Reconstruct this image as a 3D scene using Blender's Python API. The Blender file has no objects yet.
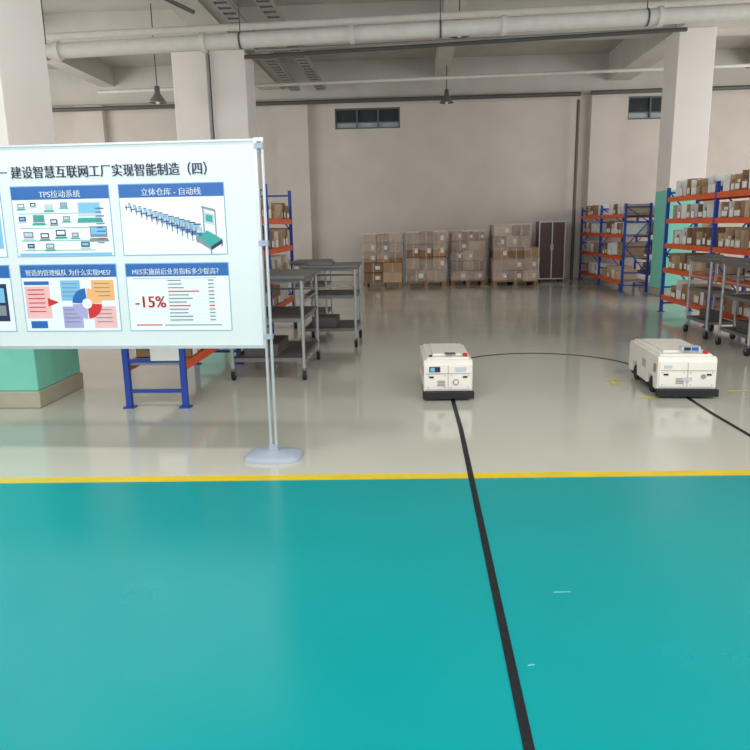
import bpy, bmesh, math, random
from mathutils import Matrix, Vector
random.seed(7)
S=bpy.context.scene
A=math.radians(3.0)
def H(x,y):   # survey coords (relative to camera heading) -> building axes
    return (x*math.cos(A)-y*math.sin(A), x*math.sin(A)+y*math.cos(A))
def lin(c):
    r=[]
    for v in c:
        v/=255.0
        r.append(v/12.92 if v<=0.04045 else ((v+0.055)/1.055)**2.4)
    return (r[0],r[1],r[2],1)
MATS={}
def mat(name,rgb,rough=0.6,metal=0.0,var=0.06,scale=6.0,bump=0.0,bscale=60.0,spec=0.5,rvar=0.0,coat=0.0,alpha=1.0):
    if name in MATS: return MATS[name]
    m=bpy.data.materials.new(name); m.use_nodes=True
    nt=m.node_tree; b=nt.nodes['Principled BSDF']
    tc=nt.nodes.new('ShaderNodeTexCoord')
    nz=nt.nodes.new('ShaderNodeTexNoise'); nz.inputs['Scale'].default_value=scale; nz.inputs['Detail'].default_value=5
    nt.links.new(tc.outputs['Object'],nz.inputs['Vector'])
    mr=nt.nodes.new('ShaderNodeMapRange'); mr.inputs[1].default_value=0.3; mr.inputs[2].default_value=0.7
    mr.inputs[3].default_value=1-var; mr.inputs[4].default_value=1+var
    nt.links.new(nz.outputs['Fac'],mr.inputs[0])
    mx=nt.nodes.new('ShaderNodeVectorMath'); mx.operation='SCALE'
    c=lin(rgb); mx.inputs[0].default_value=c[:3]
    nt.links.new(mr.outputs[0],mx.inputs['Scale'])
    nt.links.new(mx.outputs[0],b.inputs['Base Color'])
    b.inputs['Roughness'].default_value=rough; b.inputs['Metallic'].default_value=metal
    b.inputs['Specular IOR Level'].default_value=spec
    b.inputs['Coat Weight'].default_value=coat
    b.inputs['Alpha'].default_value=alpha
    if rvar>0:
        r2=nt.nodes.new('ShaderNodeMapRange'); r2.inputs[1].default_value=0.3; r2.inputs[2].default_value=0.7
        r2.inputs[3].default_value=max(0,rough-rvar); r2.inputs[4].default_value=rough+rvar
        nt.links.new(nz.outputs['Fac'],r2.inputs[0]); nt.links.new(r2.outputs[0],b.inputs['Roughness'])
    if bump>0:
        n2=nt.nodes.new('ShaderNodeTexNoise'); n2.inputs['Scale'].default_value=bscale
        nt.links.new(tc.outputs['Object'],n2.inputs['Vector'])
        bp=nt.nodes.new('ShaderNodeBump'); bp.inputs['Strength'].default_value=bump; bp.inputs['Distance'].default_value=0.01
        nt.links.new(n2.outputs['Fac'],bp.inputs['Height']); nt.links.new(bp.outputs[0],b.inputs['Normal'])
    MATS[name]=m; return m

M=dict(
 wall=mat('wall_paint',(206,197,188),0.85,var=0.05,scale=1.2,bump=0.15,bscale=20),
 ceil=mat('ceiling_concrete',(184,180,172),0.9,var=0.08,scale=1.5,bump=0.2,bscale=12),
 beam=mat('beam_paint',(194,189,181),0.9,var=0.06,scale=1.5),
 col=mat('column_paint',(230,223,218),0.8,var=0.03,scale=1.5),
 teal=mat('column_mint_paint',(124,208,188),0.6,var=0.04),
 skirt=mat('column_skirt',(168,165,145),0.5,var=0.08),
 fgrey=mat('floor_grey_epoxy',(192,191,180),0.11,var=0.04,scale=0.9,rvar=0.03,bump=0.02,bscale=2.5,spec=.6),
 fteal=mat('floor_teal_epoxy',(0,145,149),0.24,var=0.03,scale=1.3,rvar=0.04,bump=0.01,bscale=4,spec=.45),
 yellow=mat('yellow_line_paint',(218,190,36),0.35,var=0.08),
 ymark=mat('yellow_mark_faded',(226,216,80),0.4,var=0.1),
 tape=mat('magnetic_tape_black',(26,30,36),0.5,var=0.25,scale=20,spec=.3),
 alu=mat('aluminium',(196,198,200),0.35,0.6),
 board=mat('board_white',(222,228,228),0.3,var=0.01),
 panel=mat('print_white',(236,241,242),0.3,var=0.01),
 blue=mat('print_blue',(18,96,172),0.35,var=0.03),
 lblue=mat('print_light_blue',(120,185,225),0.35,var=0.03),
 pborder=mat('print_border',(130,175,205),0.35),
 navy=mat('print_navy',(22,34,80),0.4),
 grey=mat('print_grey',(130,138,148),0.4),
 lgrey=mat('print_light_grey',(196,204,212),0.4),
 red=mat('print_red',(210,30,36),0.4),
 pink=mat('print_pink',(242,184,184),0.4),
 orange_p=mat('print_orange',(242,176,120),0.4),
 purple=mat('print_purple',(172,164,212),0.4),
 tealp=mat('print_teal',(40,160,150),0.4),
 plastic=mat('base_plastic_grey',(160,168,184),0.4),
 rblue=mat('rack_blue',(26,66,160),0.4,var=0.08),
 rorange=mat('rack_orange',(222,88,40),0.45,var=0.08),
 rshelf=mat('rack_shelf_grey',(160,164,168),0.5),
 card=mat('cardboard',(168,134,104),0.8,var=0.12),
 card2=mat('cardboard_dark',(136,104,78),0.8,var=0.12),
 card3=mat('cardboard_light',(190,162,134),0.8,var=0.1),
 paper=mat('paper_white',(226,224,220),0.7),
 wood=mat('pallet_wood',(140,112,82),0.8,var=0.15,scale=20),
 cart=mat('cart_grey_steel',(116,116,116),0.45,0.2),
 cartd=mat('cart_shelf_dark',(88,84,82),0.6),
 cartl=mat('cart_tube_light',(168,170,172),0.35,0.4),
 rubber=mat('rubber_black',(24,24,26),0.6),
 agv=mat('agv_cream',(240,234,226),0.35,var=0.02),
 agvs=mat('agv_seam',(150,145,136),0.5),
 screen=mat('screen_dark',(22,34,60),0.15),
 pipe=mat('pipe_white',(214,209,202),0.5,var=0.05),
 piped=mat('pipe_dark',(86,84,84),0.5),
 pipeg=mat('pipe_grey',(150,148,145),0.5),
 piper=mat('pipe_dark_grey',(98,84,78),0.5),
 glassd=mat('window_glass_dark',(58,64,68),0.12),
 glassl=mat('window_glass_bright',(170,182,186),0.12),  # lighter colour paints light into the lower strip of the panes
 frame=mat('window_frame',(100,102,102),0.5),
 lamp=mat('lamp_grey',(120,118,112),0.4,0.4),
 cab=mat('cabinet_brown',(92,66,60),0.4),
 film=mat('stretch_film',(226,222,220),0.08,var=0.3,scale=10,bump=1.0,bscale=14,alpha=.24,spec=1.0),
)
COL=S.collection
class MB:
    def __init__(s): s.v=[];s.f=[];s.mi=[];s.ms=[];s.sm=[]
    def m(s,k):
        if k not in s.ms: s.ms.append(k)
        return s.ms.index(k)
    def add(s,vs,fs,k,smooth=False,X=None):
        o=len(s.v)
        for v in vs:
            v=Vector(v)
            if X is not None: v=X@v
            s.v.append(tuple(v))
        i=s.m(k)
        for f in fs:
            s.f.append([o+a for a in f]); s.mi.append(i); s.sm.append(smooth)
    def box(s,a,b,k,X=None):
        x0,y0,z0=a;x1,y1,z1=b
        s.add([(x0,y0,z0),(x1,y0,z0),(x1,y1,z0),(x0,y1,z0),(x0,y0,z1),(x1,y0,z1),(x1,y1,z1),(x0,y1,z1)],
          [(0,3,2,1),(4,5,6,7),(0,1,5,4),(1,2,6,5),(2,3,7,6),(3,0,4,7)],k,False,X)
    def cyl(s,p,q,r,k,n=12,r2=None,X=None):
        p=Vector(p);q=Vector(q);d=(q-p).normalized()
        u=d.orthogonal().normalized();w=d.cross(u); r2=r if r2 is None else r2
        vs=[];fs=[]
        for i in range(n):
            a=2*math.pi*i/n; c=u*math.cos(a)+w*math.sin(a)
            vs.append(p+c*r); vs.append(q+c*r2)
        for i in range(n):
            j=(i+1)%n; fs.append((2*i,2*j,2*j+1,2*i+1))
        s.add(vs,fs,k,True,X)
        s.add([vs[2*i] for i in range(n)],[tuple(range(n))[::-1]],k,False,X)
        s.add([vs[2*i+1] for i in range(n)],[tuple(range(n))],k,False,X)
    def beam(s,p,q,w,h,k,X=None):  # rectangular bar
        p=Vector(p);q=Vector(q);d=(q-p).normalized()
        up=Vector((0,0,1)) if abs(d.z)<0.9 else Vector((0,1,0))
        u=d.cross(up).normalized()*w/2; v=u.cross(d).normalized()*h/2
        vs=[p-u-v,p+u-v,p+u+v,p-u+v,q-u-v,q+u-v,q+u+v,q-u+v]
        s.add(vs,[(0,3,2,1),(4,5,6,7),(0,1,5,4),(1,2,6,5),(2,3,7,6),(3,0,4,7)],k,False,X)
    def prism(s,pts,x0,x1,k):  # pts in (y,z), extruded on x
        n=len(pts)
        vs=[(x0,y,z) for y,z in pts]+[(x1,y,z) for y,z in pts]
        fs=[tuple(range(n)),tuple(range(2*n-1,n-1,-1))]
        for i in range(n):
            j=(i+1)%n; fs.append((i,i+n,j+n,j))
        s.add(vs,fs,k)
    def lathe(s,prof,k,c=(0,0,0),n=20):
        vs=[];fs=[]
        for r,z in prof:
            for i in range(n):
                a=2*math.pi*i/n; vs.append((c[0]+r*math.cos(a),c[1]+r*math.sin(a),c[2]+z))
        for j in range(len(prof)-1):
            for i in range(n):
                i2=(i+1)%n; fs.append((j*n+i,j*n+i2,(j+1)*n+i2,(j+1)*n+i))
        s.add(vs,fs,k,True)
    def disc(s,c,r,k,a0=0,a1=360,n=24,r0=0):
        vs=[];fs=[]
        for i in range(n+1):
            a=math.radians(a0+(a1-a0)*i/n)
            vs.append((c[0]+r*math.cos(a),c[1],c[2]+r*math.sin(a)))
            vs.append((c[0]+r0*math.cos(a),c[1],c[2]+r0*math.sin(a)))
        for i in range(n): fs.append((2*i,2*i+1,2*i+3,2*i+2))
        s.add(vs,fs,k)
    def make(s,name,loc=(0,0,0),rz=0,parent=None,bevel=0,fix=True):
        me=bpy.data.meshes.new(name); me.from_pydata(s.v,[],s.f)
        for k in s.ms: me.materials.append(M[k])
        for i,p in enumerate(me.polygons):
            p.material_index=s.mi[i]; p.use_smooth=s.sm[i]
        me.update()
        if fix:
            bm=bmesh.new(); bm.from_mesh(me); bmesh.ops.recalc_face_normals(bm,faces=bm.faces); bm.to_mesh(me); bm.free()
        o=bpy.data.objects.new(name,me); COL.objects.link(o)
        o.location=loc; o.rotation_euler=(0,0,rz)
        if parent: o.parent=parent
        if bevel>0:
            b=o.modifiers.new('bevel','BEVEL'); b.width=bevel; b.segments=2; b.limit_method='ANGLE'
        return o
# ---------------------------------------------------------------- room
XL,XR,YN,YW,ZC=-13.0,12.5,-4.0,20.8,6.0
yl=[H(-14,4.525),H(14,4.005)]
def yline(x,off=0):
    (xa,ya),(xb,yb)=yl; return ya+(yb-ya)*(x-xa)/(xb-xa)+off
f=MB()
f.add([(XL,YN,0),(XR,YN,0),(XR,yline(XR),0),(XL,yline(XL),0)],[(0,1,2,3)],'fteal')
f.add([(XL,yline(XL,.1),0),(XR,yline(XR,.1),0),(XR,YW,0),(XL,YW,0)],[(0,1,2,3)],'fgrey')
f.add([(XL,yline(XL),0),(XR,yline(XR),0),(XR,yline(XR,.1),0),(XL,yline(XL,.1),0)],[(0,1,2,3)],'yellow')
f.make('floor')
c=MB(); c.box((XL,YN,ZC),(XR,YW,ZC+.2),'ceil'); c.make('ceiling')
w=MB()
wins=[(-2.1,-.26,4.27,4.83),(6.05,7.9,4.34,4.95),(9.4,11.2,4.34,4.95)]
x=XL
for (a,b,z0,z1) in wins:
    w.box((x,YW,0),(a,YW+.25,ZC),'wall'); w.box((a,YW,0),(b,YW+.25,z0),'wall'); w.box((a,YW,z1),(b,YW+.25,ZC),'wall'); x=b
w.box((x,YW,0),(XR,YW+.25,ZC),'wall')
w.make('wall_back')
w=MB(); w.box((XL-.25,YN,0),(XL,YW+.25,ZC),'wall'); w.make('wall_left')
w=MB(); w.box((XR,YN,0),(XR+.25,YW+.25,ZC),'wall'); w.make('wall_right')
for i,(a,b,z0,z1) in enumerate(wins):
    g=MB(); zm=z0+(z1-z0)*.3
    g.box((a,YW+.12,zm),(b,YW+.14,z1),'glassd'); g.box((a,YW+.12,z0),(b,YW+.14,zm),'glassl')
    t=.04
    g.box((a,YW+.04,z0),(b,YW+.16,z0+t),'frame'); g.box((a,YW+.04,z1-t),(b,YW+.16,z1),'frame')
    g.box((a,YW+.06,zm),(b,YW+.15,zm+.025),'frame')
    n=3
    for j in range(n+1):
        xx=a+(b-a-t)*j/n; g.box((xx,YW+.05,z0+t),(xx+t,YW+.16,z1-t),'frame')
    g.make('window_%d'%(i+1))
def pil(name,x0,x1,y0,y1,z1,th=2.0,sk=True):
    p=MB()
    p.box((x0,y0,th),(x1,y1,z1),'col')
    p.box((x0,y0,.16),(x1,y1,th),'teal' if sk else 'col')
    p.box((x0-.015,y0-.015,0),(x1+.015,y1+.015,.16),'skirt')
    return p.make(name,bevel=.012)
ZB=5.3
pil('structural_column',-4.25,-3.42,6.1,6.95,ZB)
pil('structural_column',-4.25,-3.49,15.85,16.75,ZB)
pil('structural_column',-5.08,-4.33,15.85,16.75,ZB)
pil('structural_column',5.34,6.06,15.2,16.0,ZB,2.2)
pil('structural_column',5.34,6.06,5.4,6.2,ZB,2.2)
for (a,b) in [(-3.75,-2.85),(5.0,5.75),(-9.5,-8.7)]:
    p=MB(); p.box((a,YW-.22,0),(b,YW,5.05),'wall'); p.make('wall_pilaster')
# transverse beams
for (y0,y1,zb) in [(15.4,15.95,ZB),(6.15,6.7,ZB),(YW-.4,YW,5.05)]:
    b=MB(); b.box((XL,y0,zb),(XR,y1,ZC),'beam'); b.make('ceiling_beam')
# longitudinal beams (cut between the transverse ones)
for (x0,x1,zb) in [(-4.1,-3.5,ZB),(5.35,5.95,ZB),(.7,1.05,5.5),(-8.6,-8.2,5.5),(9.0,9.4,5.5)]:
    for (ya,yb) in [(YN,6.15),(6.7,15.4),(15.95,YW-.4)]:
        b=MB(); b.box((x0,ya,zb),(x1,yb,ZC),'beam'); b.make('ceiling_beam')
# ---------------------------------------------------------------- pipes
def pipe(name,pts,r,k,flange=0,hang=0):
    p=MB()
    for i in range(len(pts)-1):
        p.cyl(pts[i],pts[i+1],r,k,16)
        a=Vector(pts[i]);bb=Vector(pts[i+1]);L=(bb-a).length;d=(bb-a)/L
        if flange:
            n=int(L/flange)
            for j in range(1,n+1):
                q=a+d*(j*flange-.6); p.cyl(q-d*.035,q+d*.035,r*1.25,k,16)
        if hang:
            n=max(1,int(L/hang))
            for j in range(n):
                q=a+d*((j+.5)*L/n); p.cyl(q,(q.x,q.y,ZC-.002),.009,'piped',6); p.cyl(q-d*.015,q+d*.015,r*1.1,'piped',16)
    return p.make(name)
pipe('main_water_pipe',[(-7.5,12.0,4.42),(8.5,12.0,4.80)],.12,'pipe',flange=2.4,hang=3)
pipe('upper_water_pipe',[(-7.5,12.8,4.86),(8.5,12.8,5.16)],.06,'pipe')
pipe('conduit_pipe',[(-3.0,13.6,4.64),(4.9,13.6,4.88)],.035,'piped')
pipe('conduit_pipe',[(-3.0,14.6,4.98),(4.9,14.6,5.14)],.025,'pipeg')
pipe('wall_pipe',[(XL+.2,20.2,4.88),(4.6,20.2,4.95)],.055,'piped')
pipe('wall_pipe',[(4.8,19.9,4.92),(XR-.2,19.9,4.98)],.055,'piped')
pipe('sprinkler_pipe',[(-7.5,17.6,4.85),(11,17.6,5.08)],.04,'pipe')
pipe('riser_pipe',[(4.62,20.5,0),(4.62,20.5,4.85)],.045,'piper')
pipe('column_conduit',[(-4.29,15.78,2.4),(-4.29,15.78,5.25)],.035,'pipeg')
pipe('drop_conduit',[(-4.75,10.0,4.75),(-4.75,10.0,5.99)],.03,'pipeg')
pipe('drop_conduit',[(-4.85,10.2,4.75),(-4.85,10.2,5.99)],.03,'piped')
pipe('drop_conduit',[(-4.7,8.6,5.1),(-3.2,11.2,4.75)],.03,'piped')
def tray(name,x,z,y0,y1,wd,k='pipeg'):
    p=MB()
    p.box((x,y0,z),(x+.02,y1,z+.08),k); p.box((x+wd-.02,y0,z),(x+wd,y1,z+.08),k)
    y=y0
    while y<y1:
        p.box((x+.02,y,z),(x+wd-.02,y+.14,z+.015),k); y+=.3
    p.box((x+.04,y0,z+.016),(x+wd-.04,y1,z+.05),'piped')
    p.make(name)
tray('cable_tray',-2.5,5.19,4,20,.26)
tray('cable_tray',-3.2,5.19,4,20,.26)
def lampf(x,y,z,sc=1):
    p=MB()
    p.lathe([(.01,.30),(.05,.30),(.06,.16),(.09,.12),(.17,.0),(.18,-.02),(.16,-.02),(.08,.1),(.001,.1)],'lamp')
    p.cyl((0,0,.3),(0,0,ZC-z-.002),.012,'piped',8)
    p.lathe([(.001,-.05),(.04,-.03),(.05,.02),(.04,.08)],'paper')
    p.make('pendant_lamp',(x,y,z))
lampf(.88,13.2,4.93-.12); lampf(.95,18.9,4.62); lampf(-5.15,15.0,4.15); lampf(7.6,13.2,4.9)
# ---------------------------------------------------------------- floor guide tape
t=MB()
def ribbon(pts,wd,k,z0=.0005,z1=.003):
    n=len(pts);vs=[];fs=[]
    for i in range(n):
        a=Vector(pts[max(0,i-1)]);b2=Vector(pts[min(n-1,i+1)]);d=(b2-a).normalized();nn=Vector((-d.y,d.x))*wd/2
        p=Vector(pts[i])
        for q in (p+nn,p-nn):
            vs.append((q.x,q.y,z1))
    for i in range(n-1): fs.append((2*i,2*i+1,2*i+3,2*i+2))
    t.add(vs,fs,k)
path=[(.342,.2),(.37,3),(.395,5.4),(.385,6.5),(.37,7.6)]
cx,r=1.46,1.09
path+=[(cx-r*math.cos(a*math.pi/30),7.6+r*math.sin(a*math.pi/30)) for a in range(1,30)]
path+=[(2.55,7.6),(2.53,5.8),(2.56,4.8),(2.62,3.5),(2.7,.5)]
ribbon(path,.036,'tape')
t.make('guide_tape',fix=False)
t=MB()
for (x,y,dx,dy) in [(1.98,7.1,.2,.05),(2.12,6.36,.18,.05),(2.02,6.9,.05,.18),(3.0,6.6,.2,.05),(3.1,6.25,.16,.05)]:
    t.add([(x,y,.002),(x+dx,y,.002),(x+dx,y+dy,.002),(x,y+dy,.002)],[(0,1,2,3)],'ymark')
t.make('floor_position_marks',fix=False)
t=MB()
for (x,y,dx,dy) in [(.62,2.85,.08,.014),(.42,2.32,.03,.015)]:
    t.add([(x,y,.0015),(x+dx,y+.008,.0015),(x+dx,y+dy,.0015),(x+.01,y+dy*.8,.0015)],[(0,1,2,3)],'lblue')
t.make('floor_scuff_marks',fix=False)
# ---------------------------------------------------------------- sign board
BW,BH,BZ=2.47,1.335,.81
p0=Vector(H(-.755,4.747)); p1=Vector(H(-3.22,4.95)); d=(p0-p1); ang=math.atan2(d.y,d.x)
s=MB()
s.box((0,-.012,BZ),(BW,.012,BZ+BH),'board')
fr=.022
s.box((-fr,-.02,BZ-fr),(BW+fr,.02,BZ),'alu'); s.box((-fr,-.02,BZ+BH),(BW+fr,.02,BZ+BH+fr*.6),'alu')
s.box((-fr,-.02,BZ),(0,.02,BZ+BH),'alu'); s.box((BW,-.02,BZ),(BW+fr,.02,BZ+BH),'alu')
for px in (-fr-.03,BW+fr+.012):
    for ox in (0,.035):
        s.cyl((px-.0175+ox,0,.04),(px-.0175+ox,0,2.15),.011,'alu',12)
    s.box((px-.032,-.018,2.14),(px+.032,.018,2.165),'alu')
    s.box((px-.03,-.015,.03),(px+.03,.015,.10),'plastic')
    for zz in (BZ+.04,BZ+BH/2,BZ+BH-.05): s.box((px-.03,-.024,zz),(px+.03,.024,zz+.035),'plastic')
    # moulded base: low oval dome
    n=28; rings=[(.20,.16,0),(.20,.16,.02),(.17,.13,.035),(.08,.06,.05),(.03,.03,.055)]
    vs=[];fs=[]
    for (rx,ry,z) in rings:
        for i in range(n):
            a=2*math.pi*i/n
            ca,sa=math.cos(a),math.sin(a)
            e=.6
            vs.append((px+rx*abs(ca)**e*(1 if ca>0 else -1),ry*abs(sa)**e*(1 if sa>0 else -1),z))
    for j in range(len(rings)-1):
        for i in range(n):
            i2=(i+1)%n; fs.append((j*n+i,j*n+i2,(j+1)*n+i2,(j+1)*n+i))
    fs.append(tuple(range((len(rings)-1)*n,len(rings)*n)))
    s.add(vs,fs,'plastic',True)
sign=s.make('display_board_stand',(p1.x,p1.y,0),ang)
# printed graphics
g=MB()
Y1,Y2,Y3=-.0135,-.0145,-.0155
def R(r0,r1,t0,t1,k,y=Y1): # distances from right edge and top edge
    xa,xb=BW-max(r0,r1),BW-min(r0,r1); za,zb=BZ+BH-max(t0,t1),BZ+BH-min(t0,t1)
    g.add([(xa,y,za),(xb,y,za),(xb,y,zb),(xa,y,zb)],[(0,1,2,3)],k)
cols=[(.21,.93),(.99,1.68),(1.75,2.42)]
rows=[(.25,.72),(.77,1.235)]
for (a,b2) in cols:
    for (t0,t1) in rows:
        R(a,b2,t0,t1,'pborder'); R(a+.006,b2-.006,t0+.006,t1-.006,'panel',Y2)
        R(a+.006,b2-.006,t0+.006,t0+.09,'blue',Y3)
Y4,Y5=-.0165,-.0172
# col3 row1: line of conveyor frames growing to the right
for i in range(14):
    u=i/13.0; xx=.87-.44*u; zz=.375+.14*u; sz=.022+.032*u
    R(xx,xx-sz*.9,zz+sz*.3,zz+sz*1.5,'lgrey',Y3); R(xx,xx-sz*.9,zz,zz+sz*.15,'navy',Y4)
    R(xx-sz*.15,xx-sz*.7,zz+sz*.2,zz+sz*.7,'lblue',Y4); R(xx+.02,xx-sz,zz+sz*1.1,zz+sz*1.35,'blue',Y4)
    R(xx+.015,xx+.01,zz+sz*.5,zz+sz*2.1,'navy',Y5); R(xx-sz,xx-sz+.005,zz+sz*.5,zz+sz*2.1,'grey',Y5)
def Q(pts,k,y): g.add([(BW-a,y,BZ+BH-b) for a,b in pts],[tuple(range(len(pts)))],k)
Q([(.42,.60),(.34,.56),(.24,.62),(.32,.665)],'tealp',Y3); Q([(.42,.60),(.32,.665),(.32,.69),(.42,.625)],'grey',Y4); Q([(.32,.665),(.24,.62),(.24,.645),(.32,.69)],'navy',Y4)
for xx,zz in ((.415,.62),(.325,.69),(.25,.645)): R(xx,xx-.01,zz,zz+.022,'grey',Y4)
R(.365,.357,.41,.58,'grey',Y4); R(.285,.277,.43,.61,'grey',Y4); Q([(.37,.40),(.28,.425),(.28,.44),(.37,.415)],'grey',Y5); Q([(.355,.44),(.29,.455),(.29,.53),(.355,.51)],'lgrey',Y4); Q([(.345,.455),(.30,.465),(.30,.51),(.345,.50)],'tealp',Y5)
# col2 row1: devices and diagram
rr=random.Random(3)
for i,(xx,zz,sz,k) in enumerate([(1.64,.365,.05,'grey'),(1.55,.36,.04,'navy'),(1.45,.37,.06,'lgrey'),(1.34,.36,.05,'grey'),(1.64,.45,.05,'navy'),(1.54,.44,.08,'grey'),(1.42,.47,.05,'navy'),(1.33,.45,.05,'grey'),(1.62,.55,.07,'grey'),(1.5,.56,.06,'navy'),(1.39,.54,.07,'navy'),(1.28,.56,.05,'grey'),(1.22,.36,.16,'lgrey'),(1.15,.52,.12,'grey'),(1.22,.62,.06,'navy'),(1.6,.63,.05,'navy'),(1.47,.63,.06,'grey')]):
    R(xx,xx-sz,zz,zz+sz*.6,k,Y3); R(xx-.008,xx-sz+.008,zz+.008,zz+sz*.45,rr.choice(['lblue','panel','tealp','lgrey']),Y4)
    Q([(xx,zz+sz*.65),(xx-sz,zz+sz*.65),(xx-sz-.012,zz+sz*.85),(xx+.012,zz+sz*.85)],rr.choice(['grey','lgrey','tealp']),Y4)
for zz in (.43,.525,.61,.675): R(1.64,1.12,zz,zz+.004,'tealp',Y3+.0002)
for i in range(10): R(1.04+.015*(i%2),1.1,.40+.025*i,.408+.025*i,rr.choice(['red','grey','blue']),Y4)
R(1.66,1.01,.695,.712,'lblue',Y3)
# col2 row2: boxes + pie
R(1.66,1.48,.885,.91,'blue',Y3); R(1.66,1.48,.92,1.14,'pink',Y3)
for i in range(6): R(1.64,1.52,.94+.03*i,.947+.03*i,'red',Y4)
R(1.64,1.52,1.16,1.21,'blue',Y3)
g.add([(BW-1.50,Y4,BZ+BH-1.0),(BW-1.50,Y4,BZ+BH-1.06),(BW-1.42,Y4,BZ+BH-1.03)],[(0,1,2)],'red')
cxp,czp=BW-1.22,BZ+BH-1.04
R(1.40,1.26,.88,1.02,'lblue',Y3);R(1.18,1.02,.88,1.02,'orange_p',Y3);R(1.40,1.26,1.06,1.21,'purple',Y3);R(1.18,1.02,1.06,1.21,'pink',Y3)
for (xa,za) in [(1.39,.9),(1.16,.9),(1.39,1.08),(1.16,1.08)]:
    for i in range(4): R(xa,xa-.11,za+.028*i,za+.006+.028*i,'grey',Y4)
for i,k in enumerate(['orange_p','blue','purple','red']):
    g.disc((cxp,-.0175,czp),.105,k,i*90+3,i*90+87,10,.035)
g.disc((cxp,-.0178,czp),.035,'panel',0,360,20,0)
# col3 row2 table
R(.88,.30,.872,.875,'grey',Y3)
for i in range(12):
    zz=.885+.0245*i; k='red' if i in(3,7) else 'grey'
    R(.64,.64-.08-.14*rr.random(),zz,zz+.008,k,Y3); R(.36,.32,zz,zz+.008,k,Y3)
    R(.65,.30,zz+.015,zz+.0165,'lgrey',Y3)
R(.88,.70,1.188,1.196,'red',Y3); R(.68,.28,1.19,1.197,'grey',Y3)
# col1 content
for i in range(6): R(2.36,1.85,.40+.05*i,.408+.05*i,'grey',Y3)
R(1.95,1.77,.40,.66,'lblue',Y4)
R(2.36,1.98,.92,1.15,'lblue',Y3); R(1.95,1.79,.90,1.16,'navy',Y3); R(1.93,1.81,.93,1.03,'lblue',Y4); R(1.93,1.81,1.05,1.12,'grey',Y4)
g.make('printed_graphics',parent=sign,fix=False)
def text(body,r_right,top,size,k,align='RIGHT',y=-.018,sx=1.0,off=0):
    cu=bpy.data.curves.new('board_text','FONT'); cu.body=body; cu.size=size; cu.align_x=align; cu.offset=off
    cu.materials.append(M[k])
    o=bpy.data.objects.new('board_text',cu); COL.objects.link(o); o.parent=sign
    o.location=(BW-r_right,y,BZ+BH-top); o.rotation_euler=(math.pi/2,0,0); o.scale=(sx,1,1)
    return o
for dx in (-.0018,-.0009,0,.0009,.0018):
    text('一 建设智慧互联网工厂实现智能制造（四）',.265+dx,.195,.086,'navy',sx=.9,y=-.018-abs(dx)*.1)
for dx in (-.0008,.0008):
    text('TPS拉动系统',1.335+dx,.325,.052,'panel','CENTER')
    text('立体仓库 - 自动线',.57+dx,.325,.052,'panel','CENTER')
    text('智造的管理纵队 为什么实现MES?',1.335+dx,.845,.046,'panel','CENTER',sx=.92)
    text('MES实施前后业务指标多少提高？',.57+dx,.845,.046,'panel','CENTER',sx=.92)
for dx in (-.002,0,.002): text('-15%',.66+dx,1.07,.11,'red')
text('智能制造',2.1,.325,.052,'panel','CENTER')
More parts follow.
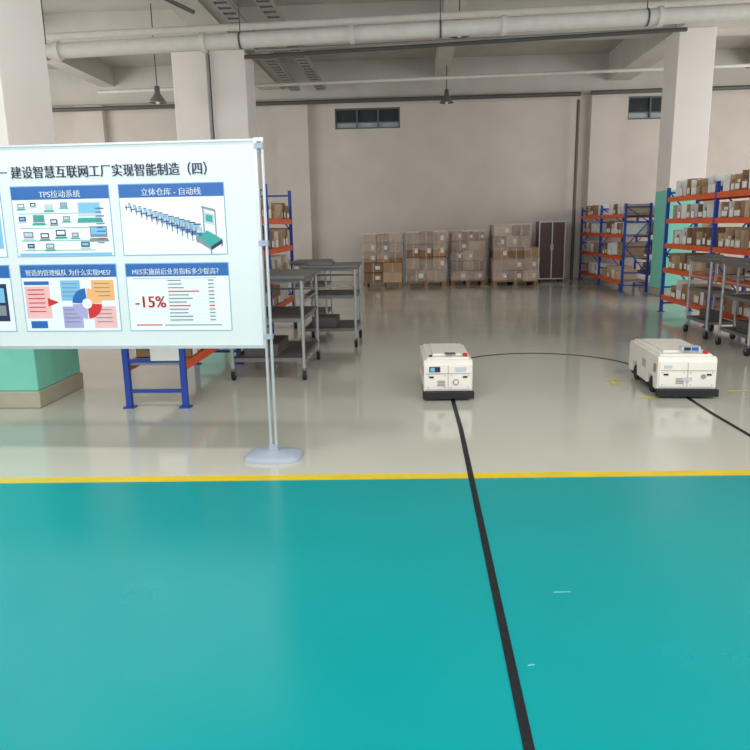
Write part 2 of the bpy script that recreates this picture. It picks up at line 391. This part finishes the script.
# ---------------------------------------------------------------- racks
def rack(x0,x1,y0,y1,nb,ht,levels,face,stock=True,dens=.85,whites=.0):
    """runs along y; face=+1 picks from +x side, -1 from -x side"""
    e=bpy.data.objects.new('storage_rack',None); COL.objects.link(e); e.location=((x0+x1)/2,y0,0)
    W=x1-x0; L=y1-y0; hx=W/2
    p=MB(); ps=.05
    ys=[L*i/nb for i in range(nb+1)]
    for yy in ys:
        ya=min(max(yy-ps/2,0),L-ps)
        for xx in (-hx,hx-ps):
            p.box((xx,ya,.012),(xx+ps,ya+ps,ht),'rblue')
            p.box((xx-.025,ya-.02,0),(xx+ps+.025,ya+ps+.02,.012),'rblue')
        zs=[.14,.42,1.0,1.55,ht-.1]
        for z in zs: p.box((-hx+ps,ya+.01,z),(hx-ps,ya+.04,z+.03),'rblue')
        for i in range(len(zs)-1):
            a=(-hx+ps,ya+.025,zs[i]+.015); bq=(hx-ps,ya+.025,zs[i+1]+.015)
            if i%2: a=(hx-ps,a[1],a[2]); bq=(-hx+ps,bq[1],bq[2])
            if i>0: p.beam(a,bq,.02,.02,'rblue')
    for i in range(nb):
        a=ys[i]+(ps if i==0 else ps/2); bq=ys[i+1]-(ps if i==nb-1 else ps/2)
        for z in levels:
            for xx in (-hx+.005,hx-.045):
                p.box((xx,a,z-.08),(xx+.04,bq,z),'rorange')
            p.box((-hx+.045,a,z-.03),(hx-.045,bq,z-.005),'rshelf')
    p.make('rack_frame',parent=e)
    if stock:
        q=MB()
        for i in range(nb):
            a=ys[i]+.06; bq=ys[i+1]-.06
            for li,z in enumerate(levels):
                nxt=levels[li+1]-.1 if li+1<len(levels) else z+.3
                yy=a
                while yy<bq-.2:
                    w_=random.choice([.16,.2,.24]);
                    if yy+w_>bq: break
                    if random.random()<dens:
                        h=min(random.uniform(.2,.32),nxt-z-.04)
                        k=random.choice(['card','card','card2','card3'])
                        if random.random()<whites: k='paper'
                        fx=hx-.01-random.uniform(0,.03); bx=-hx+.03
                        T=.006
                        def bb(xa,ya_,za,xb,yb,zb,kk):
                            if face<0: xa,xb=-xb,-xa
                            q.box((xa,ya_,za),(xb,yb,zb),kk)
                        ya_,yb=yy+.005,yy+w_-.01
                        if random.random()<.8:
                            bb(bx,ya_,z,fx,yb,z+T,k); bb(bx,ya_,z,fx,ya_+T,z+h,k); bb(bx,yb-T,z,fx,yb,z+h,k)
                            bb(bx,ya_,z,bx+T,yb,z+h,k); bb(fx-T,ya_,z,fx,yb,z+h*.5,k)
                            bb(bx+.02,ya_+.02,z+T,fx-.03,yb-.02,z+h*random.uniform(.3,.75),random.choice(['paper','card3','rubber','card2']))
                            if random.random()<.7: bb(fx,ya_+.03,z+h*.1,fx+.003,yb-.03,z+h*.42,'paper')
                        else:
                            bb(bx+.05,ya_,z,fx-.02,yb,z+h,random.choice(['card3','paper','card']))
                    yy+=w_
        q.make('stored_cartons',parent=e)
    return e
lv=[.42,.85,1.28,1.72]
rk=rack(-2.6,-2.03,6.08,12.3,3,2.2,lv,+1,whites=.2)
q=MB(); q.box((-.02,-.006,.44),(.24,-.001,.66),'paper'); q.make('hanging_notice_sheet',parent=rk)
rack(4.45,5.0,6.75,12.75,3,2.14,[.3,.78,1.2,1.62,1.98],-1,whites=.35)
rack(4.8,5.4,16.3,20.4,2,1.98,[.25,.8,1.3,1.75],-1,dens=.6,whites=.5)
rack(6.3,6.85,16.3,20.3,2,1.98,[.25,.8,1.3,1.75],-1,dens=.8,whites=.3)
# ---------------------------------------------------------------- carts
def cart(x0,x1,y0,y1,ht,shelves=(.2,.62),extra=True):
    p=MB(); W=x1-x0; D=y1-y0; r=.018
    for xx in (r+.01,W-r-.01):
        for yy in (r+.01,D-r-.01):
            p.cyl((xx,yy,.13),(xx,yy,ht-.04),r,'cartl',12)
            p.cyl((xx,yy,.09),(xx,yy,.14),.012,'cart',8)
            p.box((xx-.025,yy-.012,.05),(xx-.019,yy+.03,.11),'cart'); p.box((xx+.019,yy-.012,.05),(xx+.025,yy+.03,.11),'cart')
            p.box((xx-.025,yy-.02,.10),(xx+.025,yy+.03,.115),'cart')
            p.cyl((xx-.017,yy+.015,.055),(xx+.017,yy+.015,.055),.055,'rubber',20)
    for z in shelves+(ht-.06,):
        p.box((.02,.02,z),(W-.02,.045,z+.04),'cart'); p.box((.02,D-.045,z),(W-.02,D-.02,z+.04),'cart')
        p.box((.02,.045,z),(.045,D-.045,z+.04),'cart'); p.box((W-.045,.045,z),(W-.02,D-.045,z+.04),'cart')
        p.box((.04,.04,z+.02),(W-.04,D-.04,z+.032),'cartd')
    p.box((-.01,-.01,ht-.02),(W+.01,D+.01,ht+.01),'cart')
    if extra:
        for xx in (.03,W-.03): p.cyl((xx,.03,shelves[1]+.2),(xx,D-.03,shelves[1]+.2),.012,'cartl',8)
        p.cyl((.03,D-.03,shelves[1]+.25),(W-.03,D-.03,shelves[1]+.25),.012,'cartl',8)
        p.box((.1,.15,ht+.01),(W*.55,D*.6,ht+.05),'cart'); p.box((.12,.17,shelves[0]+.033),(W*.6,D*.7,shelves[0]+.16),'cartd')
    return p.make('workshop_trolley',(x0,y0,0),bevel=.002)
cart(-1.92,-1.10,7.2,8.4,1.09)
cart(-1.45,-.70,9.2,10.1,1.08,(.22,.66))
cart(-1.86,-1.3,11.0,11.8,1.05,(.22,.66),False)
cart(3.98,4.40,9.6,10.35,1.08)
cart(3.96,4.40,8.35,9.2,1.08)
# ---------------------------------------------------------------- AGVs
def agv(x,y,rz,L,W,ht,panel):
    e=bpy.data.objects.new('automated_guided_vehicle',None); COL.objects.link(e); e.location=(x,y,0); e.rotation_euler=(0,0,rz)
    h=W/2; p=MB()
    pts=[(.03,.07),(.03,ht-.03),(.06,ht),(L-.03,ht),(L,ht-.03),(L,.07),(L-.12,.07),(L-.15,.19),(L-.30,.19),(L-.33,.07),(.36,.07),(.33,.17),(.18,.17),(.15,.07)]
    p.prism(pts,-h,h,'agv')
    p.make('chassis_body',parent=e,bevel=.006)
    p=MB()
    p.box((-h+.03,.09,ht),(h-.03,L-.06,ht+.018),'agv')
    p.box((-h+.09,.2,ht+.018),(h-.09,L-.14,ht+.034),'agv')
    p.box((-h+.012,.016,.10),(-.006,.032,ht-.045),'agv'); p.box((.006,.016,.10),(h-.012,.032,ht-.045),'agv')
    p.box((-h+.02,.013,ht-.125),(h-.02,.0165,ht-.119),'agvs')
    p.make('cover_panels',parent=e,bevel=.002)
    p=MB()
    p.box((-h-.01,-.035,.02),(h+.01,.03,.085),'rubber')
    p.box((-h+.02,.03,.035),(h-.02,L-.04,.075),'rubber')
    for yy in (.255,L-.225):
        for sx in (-1,1): p.cyl((sx*(h-.07),yy,.075),(sx*(h-.015),yy,.075),.075,'rubber',24)
    p.make('bumper_and_wheels',parent=e,bevel=.004)
    p=MB()
    fy=.0155
    if panel==0:
        p.box((-h+.05,.008,ht-.105),(-h+.15,fy,ht-.055),'screen')
        p.box((-h+.06,.007,ht-.098),(-h+.10,.008,ht-.062),'lblue')
        p.box((h-.16,.01,ht-.10),(h-.06,fy,ht-.06),'lgrey')
        p.cyl((h-.06,.14,ht+.018),(h-.06,.14,ht+.045),.022,'red',16)
        p.cyl((-h+.07,.15,ht+.018),(-h+.07,.15,ht+.03),.015,'rubber',16)
        p.box((-.02,.16,ht+.034),(.08,.24,ht+.038),'screen')
        p.cyl((.07,.008,.17),(.07,.016,.17),.028,'agvs',20); p.cyl((.07,.006,.17),(.07,.009,.17),.018,'agv',20)
    else:
        p.box((-.02,.16,ht+.034),(.15,.24,ht+.075),'lgrey'); p.box((0,.155,ht+.04),(.06,.16,ht+.07),'screen'); p.box((.07,.155,ht+.04),(.13,.16,ht+.07),'blue')
        p.box((-h+.05,.01,ht-.1),(-h+.12,fy,ht-.07),'lgrey')
        p.cyl((h-.08,.12,ht+.018),(h-.08,.12,ht+.045),.022,'red',16)
        p.cyl((h-.12,.008,.2),(h-.12,.016,.2),.022,'agvs',20)
        p.box((-.05,.008,.16),(.04,fy,.19),'lgrey')
    for xx in (-h+.07,h-.07):
        p.box((xx-.02,.008,.21),(xx+.02,fy,.225),'rubber')
    for i in range(4): p.box((-.10,.009,.135+.014*i),(-.03,fy,.141+.014*i),'agvs')
    for xx in (-h+.04,-.03,.03,h-.04):
        for z in (.12,ht-.14): p.cyl((xx,.012,z),(xx,.017,z),.005,'agvs',8)
    for i in range(5): p.box((-h-.002,.42+.025*i,.20),(-h+.001,.43+.025*i,.28),'agvs')
    p.box((-h-.003,.08,.22),(-h+.001,.16,.30),'agvs')
    p.make('controls_and_trim',parent=e)
agv(.345,6.32,math.radians(1.5),.92,.45,.37,0)
agv(2.52,6.36,math.radians(-2.5),1.03,.52,.375,1)
# ---------------------------------------------------------------- pallets
def stack(x0,x1,y0,dep,rowsn,ht,wrap=None,topw=1.0):
    e=bpy.data.objects.new('pallet_of_cartons',None); COL.objects.link(e); e.location=((x0+x1)/2,y0,0)
    W=x1-x0; h=W/2; p=MB()
    for i in range(3):
        xx=-h+(W-.1)*i/2; p.box((xx,0,0),(xx+.1,dep,.1),'wood')
    for i in range(6):
        yy=(dep-.1)*i/5; p.box((-h,yy,.1),(h,yy+.1,.12),'wood')
    p.make('wooden_pallet',parent=e)
    p=MB(); z=.12; rh=(ht-.12)/rowsn
    for r_ in range(rowsn):
        ww=W if r_<rowsn*.5 else W*topw
        n=random.choice([2,3,3]); 
        for j in range(2):
            for i in range(n):
                bw=(ww-.02)/n; bd=dep/2
                xx=-h+.01+bw*i+random.uniform(0,.008); yy=bd*j+random.uniform(0,.02)
                k=random.choice(['card','card2','card3','card','card2'])
                hh=rh-random.uniform(.003,.02)
                if r_==rowsn-1: hh=rh-random.uniform(.0,.09)
                p.box((xx+.004,yy+.004,z),(xx+bw-.006,yy+bd-.02,z+hh),k)
                if j==0:
                    p.box((xx+bw*.46,yy,z+hh*.0),(xx+bw*.54,yy+.005,z+hh),'card3')
                    if random.random()<.5: p.box((xx+bw*.6,yy,z+hh*.3),(xx+bw*.85,yy+.0045,z+hh*.7),'paper')
        z+=rh
    p.make('cartons',parent=e,bevel=.004)
    if wrap:
        p=MB(); n=14
        for (za,zb) in wrap:
            # crinkled film skirt round the load
            zs=[za+(zb-za)*i/6 for i in range(7)]
            per=[(-h-.012+(W+.024)*i/n,-.014) for i in range(n)]+[(h+.012,-.014+(dep+.0)*i/n) for i in range(n)]+[(h+.012-(W+.024)*i/n,dep-.014) for i in range(n)]+[(-h-.012,dep-.014-dep*i/n) for i in range(n)]
            ww=topw if za>ht*.5 else 1.0
            N=len(per); vs=[];fs=[]
            for zz in zs:
                for (a,b2) in per:
                    q=random.uniform(0,.03); a2=-h+(a+h)*ww
                    vs.append((a2+(q if a>0 else -q),b2+(q if b2>dep/2 else -q),zz+random.uniform(-.01,.01)))
            for j in range(6):
                for i in range(N):
                    i2=(i+1)%N; fs.append((j*N+i,j*N+i2,(j+1)*N+i2,(j+1)*N+i))
            p.add(vs,fs,'film')
        p.make('stretch_film_wrap',parent=e)
stack(-1.23,-.2,18.5,1.1,5,1.42,[(.75,1.40)])
stack(-.1,.93,18.5,1.1,4,1.42,[(.15,.7),(.95,1.43)])
stack(1.08,1.98,18.8,1.0,5,1.42,[(.15,1.43)])
stack(2.15,3.3,18.4,1.2,5,1.56,[(.15,.72),(.9,1.57)],.8)
p=MB()
p.box((0,0,.06),(.72,.5,1.62),'cab')
for (a,b2) in [(0,.03),(.345,.375),(.69,.72)]: p.box((a,-.012,.06),(b2,0,1.62),'alu')
for z in (.06,1.59): p.box((.03,-.012,z),(.345,0,z+.03),'alu'); p.box((.375,-.012,z),(.69,0,z+.03),'alu')
for a in (.32,.385): p.box((a,-.02,.85),(a+.015,-.0,1.0),'alu')
for a in (.03,.63):
    for b2 in (.03,.42): p.box((a,b2,0),(a+.06,b2+.06,.06),'rubber')
p.make('storage_cabinet',(3.5,19.6,0),bevel=.004)
# ---------------------------------------------------------------- lights
def area(name,loc,sx,sy,en,rot=(0,0,0),col=(1,.97,.93)):
    l=bpy.data.lights.new(name,'AREA'); l.shape='RECTANGLE'; l.size=sx; l.size_y=sy; l.energy=en; l.color=col
    o=bpy.data.objects.new(name,l); COL.objects.link(o); o.location=loc; o.rotation_euler=rot
for i,(x,y) in enumerate([(-5,.5),(1,.5),(7,.5),(-2,3.6),(4,3.6)]):
    area('fluorescent_lamp',(x,y,4.95),2.6,.35,100)  # added fill above and out of view, no fixtures modelled
area('window_daylight',(-1,YN+.1,3.0),16,4,390,(math.radians(85),0,0),(.98,.99,1))  # daylight of the windows behind the camera
area('window_daylight',(XL+.1,11,3.0),14,3.6,830,(math.radians(90),0,math.radians(-90)),(.99,.99,1))  # unseen panel added at the solid left wall to brighten the back
area('window_daylight',(XR-.1,11,3.0),14,3.6,830,(math.radians(90),0,math.radians(90)),(.99,.99,1))  # matching added panel on the right, also out of view
wd=bpy.data.worlds.new('world'); S.world=wd; wd.use_nodes=True
bg=wd.node_tree.nodes['Background']; bg.inputs[0].default_value=(.93,.96,1,1); bg.inputs[1].default_value=.88
# ---------------------------------------------------------------- camera
cam=bpy.data.cameras.new('camera'); cam.sensor_fit='HORIZONTAL'; cam.sensor_width=36; cam.lens=36*700/750; cam.clip_end=200
co=bpy.data.objects.new('camera',cam); COL.objects.link(co)
co.matrix_world=Matrix.Translation((0,0,1.6))@Matrix.Rotation(A,4,'Z')@Matrix.Rotation(math.pi/2-math.radians(12.09),4,'X')@Matrix.Rotation(math.radians(-1.0),4,'Z')
S.camera=co
try:
    S.view_settings.view_transform='Standard'; S.view_settings.look='None'
except Exception as ex: print(ex)
